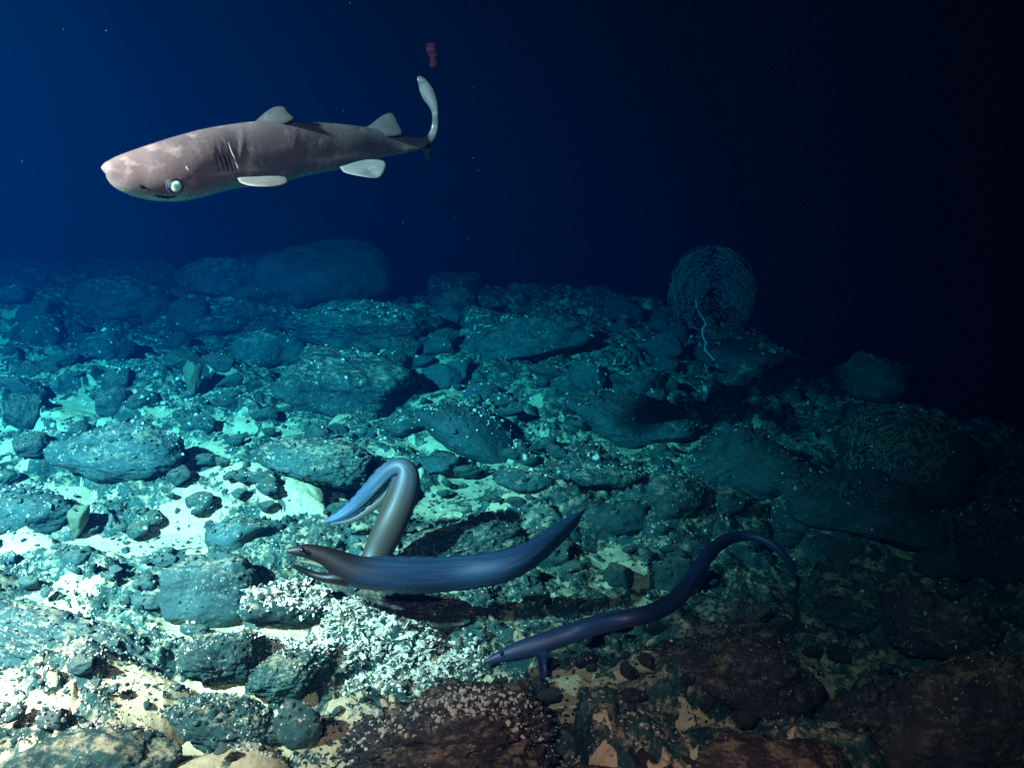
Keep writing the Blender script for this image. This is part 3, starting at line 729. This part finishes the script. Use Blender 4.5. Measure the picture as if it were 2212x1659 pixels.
# middle eel, mouth open, facing left
C1, r1 = eel_path([(108, 698, 8, .24), (116, 696, 26, .24), (150, 692, 38, .24), (210, 692, 45, .235), (280, 704, 50, .23), (350, 730, 62, .21), (410, 766, 82, .19), (480, 806, 98, .17), (570, 832, 101, .17), (720, 840, 98, .17), (900, 842, 92, .17), (1080, 833, 86, .18), (1240, 818, 82, .19), (1400, 788, 78, .21),
                   (1500, 750, 68, .22), (1600, 690, 55, .23), (1700, 612, 42, .24), (1790, 535, 28, .24), (1850, 480, 15, .24), (1885, 448, 5, .24)], e3, 170, 2.458)
r1 = r1 * (1 + .06 * smooth(30, 80, np.arange(len(r1))))
def girth(C, K=36):
    L = np.r_[0, np.cumsum(np.linalg.norm(np.diff(C, axis=0), axis=1))]; th = np.linspace(0, 2 * math.pi, K, endpoint=False)
    return np.stack([np.repeat(L * .26, K), np.tile(np.cos(th) * .22, len(C)), np.tile(np.sin(th) * .22, len(C))], 1).astype(np.float32)
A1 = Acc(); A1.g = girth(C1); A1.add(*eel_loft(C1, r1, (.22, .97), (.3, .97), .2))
d0 = (C1[18] - CAM) @ np.array([0, cp, -sp])
def e3pt(x, y, dd=0): return at(*e3(x, y), d0 + dd)
Cl = np.array([e3pt(a, b_, d) for a, b_, d in catmull([(130, 778, -.01), (180, 800, 0), (250, 832, .01), (330, 854, .01), (400, 858, .01), (470, 862, .02)], 40)])
rl_ = np.interp(np.linspace(0, 1, 40), [0, .08, .3, .6, 1], [4, 13, 20, 27, 50]) / 2.458 * 2212 / 2479 * pxsize(d0)
Tt, uu, ss = frames(Cl); A1.add(*loft(Cl, uu, ss, rl_, rl_ * 1.3, 28))
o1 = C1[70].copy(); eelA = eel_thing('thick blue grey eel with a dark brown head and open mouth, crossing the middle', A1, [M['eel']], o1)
Cm = np.array([e3pt(a, b_, d) for a, b_, d in catmull([(165, 752, .0), (220, 762, .0), (285, 773, .0), (330, 784, .002), (355, 790, .006)], 24)])
Vm, Fm = loft(Cm, *frames(Cm)[1:], np.interp(np.linspace(0, 1, 24), [0, .3, .8, 1], [4, 10, 20, 8]) / 2.458 * .892 * pxsize(d0), np.full(24, .010), 20)
link('mouth_lining', Vm - o1, Fm, M['mouth'], eelA)
add_ball('eye', e3pt(200, 690, -.033), .0065, M['eye_dark'], eelA, o1)

# looped eel behind it
C2, r2 = eel_path([(600, 800, 78, .03), (640, 720, 88, .05), (680, 640, 96, .09), (730, 540, 98, .14), (780, 430, 94, .19), (818, 320, 86, .24), (830, 240, 76, .27), (806, 190, 62, .29), (755, 195, 50, .28),
                   (700, 240, 46, .25), (640, 305, 44, .21), (580, 370, 40, .17), (520, 430, 34, .13), (450, 482, 25, .11), (390, 512, 15, .10), (330, 525, 5, .09)], e3, 190, 2.458)
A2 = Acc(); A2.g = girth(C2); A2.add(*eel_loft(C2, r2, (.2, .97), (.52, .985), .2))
# the anal fin carried as a loose blade under the tail
Cf = np.array([at(*e3(a, b_), d) for a, b_, d in catmull([(740, 300, 0), (690, 380, 0), (620, 440, 0), (540, 495, 0), (460, 525, 0), (370, 535, 0)], 40) + np.array([0, 0, (C2[120] - CAM) @ np.array([0, cp, -sp])])])
Tt, uu, ss = frames(Cf); rf = np.interp(np.linspace(0, 1, 40), [0, .2, .7, 1], [8, 18, 13, 3]) / 2.458 * .892 * pxsize(3.0)
A2.add(*loft(Cf, uu, ss, rf, rf * .25, 16))
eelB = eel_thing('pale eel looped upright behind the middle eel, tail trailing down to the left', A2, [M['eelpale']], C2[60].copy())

# right eel
C3, r3 = eel_path([(165, 938, 8, .07), (200, 925, 24, .075), (250, 907, 40, .08), (310, 890, 54, .09), (380, 868, 66, .09), (450, 846, 70, .10), (540, 815, 66, .10), (640, 784, 62, .11), (760, 744, 57, .11), (880, 708, 50, .11), (1000, 686, 46, .12),
                   (1110, 662, 45, .12), (1200, 620, 46, .13), (1275, 560, 44, .14), (1335, 480, 42, .15), (1385, 400, 40, .16), (1440, 315, 36, .17), (1520, 250, 30, .18), (1620, 222, 25, .18), (1720, 232, 22, .18),
                   (1810, 282, 19, .17), (1870, 345, 15, .15), (1908, 410, 11, .12), (1925, 470, 6, .09), (1930, 510, 3, .07)], e4, 220, 2.328, .84)
A3 = Acc(); A3.g = girth(C3); A3.add(*eel_loft(C3, r3, (.16, .97), (.25, .97), .2))
d3 = (C3[40] - CAM) @ np.array([0, cp, -sp])
def pect(pts, dd, th):
    P = np.array([at(*e4(x, y), d3 + z) for x, y, z in pts]); P = catmull(np.vstack([P, P[:1]]), 33)[:-1]; c = P.mean(0); nn = np.linalg.svd(P - c)[2][2]; V = []; rg = [1, .85, .6, .3]
    for s_ in (1, -1):
        for q in rg: V += [c + (p - c) * q + nn * s_ * (th * math.sqrt(1 - q * q) + .0005) for p in P]
    K = len(P); Fq = []
    for s_ in (0, 1):
        for r_ in range(3):
            for j in range(K): a = s_ * 4 * K + r_ * K + j; b2 = s_ * 4 * K + r_ * K + (j + 1) % K; Fq.append((a, b2, b2 + K, a + K))
        Fq.append(tuple(s_ * 4 * K + 3 * K + j for j in range(K)))
    for j in range(K): Fq.append((j, (j + 1) % K, 4 * K + (j + 1) % K, 4 * K + j))
    return np.array(V), Fq
A3.add(*pect([(440, 870, -.02), (458, 920, -.05), (470, 970, -.06), (480, 1015, -.06), (505, 1036, -.055), (522, 1000, -.05), (520, 940, -.04), (530, 870, -.02)], 0, .005))
o3 = C3[80].copy(); eelC = eel_thing('slender dark blue eel at right with pointed snout and arched whip tail', A3, [M['eeldark']], o3)
add_ball('eye', at(*e4(268, 888), d3 - .045), .0055, M['eye_dark'], eelC, o3)

# ------------------------------------------------------------------ corals
def arcs_obj(name, tubes, m, parent, origin, K=4):
    acc_v = []; acc_f = []; n = 0
    for P, r in tubes:
        Vt, Ft = tube(P, r, K); acc_v.append(Vt); acc_f += [tuple(i + n for i in f) for f in Ft]; n += len(Vt)
    return link(name, np.vstack(acc_v) - origin, acc_f, m, parent)
bp, bd = ground(1552, 792)
dg = bpy.context.evaluated_depsgraph_get(); dg.update(); h_, l_, *_ = SC.ray_cast(dg, Vector(CAM), Vector(ray(1552, 790)).normalized())
if h_: bd = (np.array(l_) - CAM) @ np.array([0, cp, -sp]); bp = np.array(l_)
croot = empty('coral_tree', bp); tag(croot, 'pale umbrella shaped black coral tree on a crooked stem at the edge of darkness', 'coral')
spx = [(1552, 794), (1543, 778), (1532, 765), (1522, 755), (1525, 740), (1518, 727), (1517, 712), (1525, 700), (1519, 688), (1510, 676), (1504, 662), (1503, 640), (1508, 615), (1520, 590)]
sp3 = np.array([at(x, y, bd) for x, y in spx])
link('stem', tube(sp3, np.linspace(.006, .0035, len(sp3)), 8)[0] - bp, tube(sp3, np.linspace(.006, .0035, len(sp3)), 8)[1], M['stem'], croot)
g = np.random.default_rng(12); tubes = []; px_m = pxsize(bd)
top = np.array([1515., 640.])
def P3(x, y, z): return at(x, y, bd + z)
cxx, cyy, rx, ry = 1538., 628., 96., 98.
for k in range(26):      # main branches rising from the stem to the dome
    th = math.pi * (-.05 + 1.1 * (k + .5) / 26); rho = g.uniform(.75, 1.0); zz = g.uniform(-.25, .25) * rho
    ex_, ey_ = cxx + rx * rho * math.cos(th) * math.sqrt(max(.2, 1 - (zz / .3) ** 2)), cyy - ry * rho * math.sin(th)
    t = np.linspace(0, 1, 18); x0, y0 = 1506 + g.uniform(-3, 6), g.uniform(618, 668)
    mx_, my_ = (x0 + ex_) / 2, min(y0, ey_) - 18 * rho
    x = (1 - t) ** 2 * x0 + 2 * t * (1 - t) * mx_ + t ** 2 * ex_ + 1.5 * np.sin(t * 10 + k); y = (1 - t) ** 2 * y0 + 2 * t * (1 - t) * my_ + t ** 2 * ey_
    tubes.append((np.array([P3(a, b_, c) for a, b_, c in zip(x, y, zz * t)]), np.linspace(.0024, .0012, 18)))
for k in range(1250):     # fine twigs lying in nested, drooping arcs
    rho = g.uniform(.01, 1.0) ** .5; th0 = g.uniform(-.25, math.pi + .1); low_ = g.uniform(0, 1) ** 1.5 * 68 if k % 2 else 0.0; rho = min(rho, 1 - low_ / 240); dth = g.uniform(.12, .42) * (1 if math.cos(th0) > 0 else -1)
    zz = g.normal(0, .11); sh_ = math.sqrt(max(.15, 1 - (zz / .32) ** 2)); t = np.linspace(0, 1, 8); th = th0 - dth * t
    x = cxx + (rx * rho * np.cos(th) + 3 * np.sin(t * 5 + k)) * sh_; y = np.minimum(cyy + low_ - ry * rho * np.sin(th) * (.92 + .1 * sh_) * (1 - low_ / 130) + 5 * t ** 2, 694 + 8 * math.sin(k))
    tubes.append((np.array([P3(a, b_, zz) for a, b_ in zip(x, y)]), np.linspace(.0015, .0009, 8)))
arcs_obj('crown', tubes, M['coral'], croot, bp, 4)

# bush coral draped over the dark boulder on the right
bo = next(o for o in rock_objs if 'draped with yellowish' in o['label'])
bv = np.array([bo.matrix_basis @ v.co for v in bo.data.vertices]) if False else np.array([v.co[:] for v in bo.data.vertices]) + np.array(bo.location)
pxx, pyy, _ = proj(bv[:, 0], bv[:, 1], bv[:, 2])
front = bv[(bv[:, 2] > bo.location.z - .02)]
g = np.random.default_rng(5); tubes = []
fx, fy, _ = proj(front[:, 0], front[:, 1], front[:, 2])
cc = np.array(bo.location)
for k in range(1500):
    i = g.integers(0, len(front)); p = front[i].copy()
    if g.uniform() < smooth(1000, 1060, fy[i]) or abs(fx[i] - 1940) > 112: continue
    nrm = (p - cc); nrm /= np.linalg.norm(nrm)
    d = np.cross(nrm, g.normal(size=3)); d /= np.linalg.norm(d); P = [p - nrm * .004]
    for s_ in range(3):
        d = d + g.normal(size=3) * .7; d -= nrm * ((d @ nrm) * .9 + .05); d /= np.linalg.norm(d); P.append(P[-1] + d * .012)
        if g.uniform() < .5:
            d2 = d + g.normal(size=3) * .9; d2 -= nrm * (d2 @ nrm) * .8; d2 /= np.linalg.norm(d2); tubes.append((np.array([P[-1], P[-1] + d2 * .014, P[-1] + d2 * .024]), [.0028, .0022, .0015]))
    tubes.append((np.array(P), np.linspace(.0022, .0014, len(P))))
bc = arcs_obj('bush_coral', tubes, M['bush'], None, cc, 5); bc.location = Vector(cc); tag(bc, 'yellowish branching coral spread over the dark boulder at right', 'coral')

# little branched polyp, sponges, star
def small(name, label, cat, tubes, m, org):
    o = arcs_obj(name, tubes, m, None, org, 6); o.location = Vector(org); tag(o, label, cat); return o
p0, d0_ = ground(814, 722)
small('sea_pen', 'small white forked polyp on the slope below the domed boulder', 'polyp',
      [(np.array([at(x, y, d0_ + z) for x, y, z in q]), np.linspace(.010, .004, len(q))) for q in
       ([(816, 724, .02), (808, 708, 0), (798, 696, 0), (786, 680, 0)], [(808, 708, 0), (806, 692, 0), (800, 676, .02), (806, 668, .03)], [(812, 714, 0), (818, 700, .02), (826, 690, .03)])], M['stem'], p0)
p0, d0_ = ground(1162, 822)
small('brittle_star', 'tiny pale V shaped brittle star below the wedge boulder', 'brittle star',
      [(np.array([at(x, y, d0_ - .02) for x, y in q]), np.linspace(.006, .003, len(q))) for q in ([(1162, 820), (1157, 815), (1150, 808)], [(1162, 820), (1170, 815), (1177, 808)], [(1162, 820), (1164, 824), (1160, 828)])], M['stem'], p0)
def sponge(px, py, hpx, wpx, label, lean=0, seed=1):
    p, d = ground(px, py); s = pxsize(d); V, Fc = ico(4); g_ = fbm3(V * 2 + seed, 3, seed)
    q = V.copy(); t = (q[:, 2] + 1) / 2; q = q * (1 + .25 * g_)[:, None]; wid = .45 + .75 * t ** 1.2 - .45 * smooth(.85, 1.0, t)
    q[:, 0] *= wid; q[:, 1] *= wid; q[:, 2] = q[:, 2] - .6 * smooth(.8, 1.0, t) * np.exp(-(V[:, 0] ** 2 + V[:, 1] ** 2) * 6)
    q *= np.array([wpx * s / 2, wpx * s / 2, hpx * s / 2]); q[:, 0] += lean * q[:, 2]
    o = link('sponge', q, Fc, M['sponge']); o.location = Vector(p + np.array([0, 0, hpx * s * .38])); tag(o, label, 'sponge'); return o
sponge(172, 1152, 78, 50, 'yellowish cup sponge rising beside the sand strip at left', .2, 1)
sponge(420, 850, 90, 44, 'tall soft green sponge standing on the left mid slope', .1, 2)
sponge(805, 835, 74, 46, 'leaning teal sponge on top of the crusted slab', -.5, 3)
sponge(243, 768, 50, 26, 'small bluish upright sponge on the upper left slope', -.4, 4)
sponge(1811, 1075, 34, 16, 'tiny pale cone sponge beside the bush coral boulder', 0, 5)

# white beads standing in for shiny eye reflections
beads = [(1030, 930), (1108, 968), (935, 928), (320, 862), (355, 882), (1410, 847), (1004, 845), (1040, 830), (1215, 900), (1484, 885), (1882, 963), (1883, 1143), (1690, 1022), (1715, 1208), (1655, 1100), (1400, 1287), (720, 515), (2080, 910), (2060, 976), (1450, 1385)]
bmesh_ = None
for i, (x, y) in enumerate(beads):
    # rests on whatever surface is hit first along the line of sight, found later by ray casting
    pass
dg = bpy.context.evaluated_depsgraph_get(); dg.update()
V0, F0 = ico(2); proto_bead = None
for i, (x, y) in enumerate(beads):
    d = Vector(ray(x, y)); hit, loc, nr, *_ = SC.ray_cast(dg, Vector(CAM), d.normalized())
    if not hit: continue
    if proto_bead is None: o = link('glint_bead', V0 * np.array([1, .8, .8]), F0, M['shell']); proto_bead = o
    else: o = proto_bead.copy(); COL.objects.link(o)
    dist = (loc - Vector(CAM)).length; s = max(.0042, dist * .0013)
    o.location = loc + nr * s * .4; o.scale = (s, s, s)
    tag(o, 'tiny white bead standing in for a bright glint on the dark rock', 'shell', 'beads standing in for glints over the rocks')

# red scrap drifting above the tail
sx_, sy_ = 932, 118; dsc = 2.6
outl = [(921, 96), (932, 93), (942, 97), (943, 112), (947, 125), (944, 142), (936, 147), (928, 143), (929, 130), (924, 118), (920, 106)]
P = catmull([(x, y, 0) for x, y in outl + outl[:1]], 61)[:-1]; cxy = P.mean(0); V = []; rg = [1, .8, .5, .2]
for s_ in (1, -1):
    for q in rg:
        for p in P:
            x, y = cxy[0] + (p[0] - cxy[0]) * q, cxy[1] + (p[1] - cxy[1]) * q
            V.append(at(x, y, dsc + .008 * math.sin(y * .25) + s_ * (.004 * math.sqrt(1 - q * q) + .001)))
K = len(P); Fq = []
for s_ in (0, 1):
    for r_ in range(3):
        for j in range(K): a = s_ * 4 * K + r_ * K + j; b2 = s_ * 4 * K + r_ * K + (j + 1) % K; Fq.append((a, b2, b2 + K, a + K))
    Fq.append(tuple(s_ * 4 * K + 3 * K + j for j in range(K)))
for j in range(K): Fq.append((j, (j + 1) % K, 4 * K + (j + 1) % K, 4 * K + j))
oc_ = at(932, 118, dsc); rs_ = link('drifting_scrap', np.array(V) - oc_, Fq, M['scrap']); rs_.location = Vector(oc_)
tag(rs_, 'small ragged dark red scrap drifting in the water above the shark tail', 'drifting scrap')

# marine snow drifting in the beams
g = np.random.default_rng(31); B_, f_ = ico(1); n = 120; vv = []; ff = []
for i in range(n):
    dpt = g.uniform(2.8, 7.0); c = at(g.uniform(-300, 2100) , g.uniform(0, 900), dpt)
    if c[2] < gz(c[0], c[1]) + .1: continue
    vv.append(B_ * g.uniform(.6, 1.4, (1, 3)) * g.uniform(.0005, .0011) * (.6 + dpt * .18) + c); ff.append(f_ + len(B_) * (len(vv) - 1))
ms = link('marine_snow', np.vstack(vv), np.vstack(ff), M['gravel']); tag(ms, 'fine pale specks of marine snow drifting in the dark water', 'marine snow', kind='stuff')

# ------------------------------------------------------------------ the water itself
bm = bmesh.new(); bmesh.ops.create_cube(bm, size=1); me = bpy.data.meshes.new('haze'); bm.to_mesh(me); bm.free()
hz = bpy.data.objects.new('haze', me); COL.objects.link(hz); zb = float(Z.min()) - 1.0; zt = 3.3
hz.location = (0, 22, (zb + zt) / 2); hz.scale = (96, 50, zt - zb); tag(hz, kind='stuff')
m = bpy.data.materials.new('sea_water'); m.use_nodes = True; nt = m.node_tree; nt.nodes.clear()
out = nt.nodes.new('ShaderNodeOutputMaterial')
# deep sea water: scatters blue, swallows red within a few metres
absn = nt.nodes.new('ShaderNodeVolumeAbsorption'); sct = nt.nodes.new('ShaderNodeVolumeScatter'); ad = nt.nodes.new('ShaderNodeAddShader')
ABS = (.86, .225, .130); SCT = (.0, .0027, .0118)
absn.inputs['Color'].default_value = (1 - ABS[0] / 2, 1 - ABS[1] / 2, 1 - ABS[2] / 2, 1); absn.inputs['Density'].default_value = 2
mx = max(SCT); sct.inputs['Color'].default_value = (SCT[0] / mx, SCT[1] / mx, SCT[2] / mx, 1); sct.inputs['Density'].default_value = mx
sct.inputs['Anisotropy'].default_value = 0.0
nt.links.new(absn.outputs[0], ad.inputs[0]); nt.links.new(sct.outputs[0], ad.inputs[1]); nt.links.new(ad.outputs[0], out.inputs['Volume'])
me.materials.append(m)
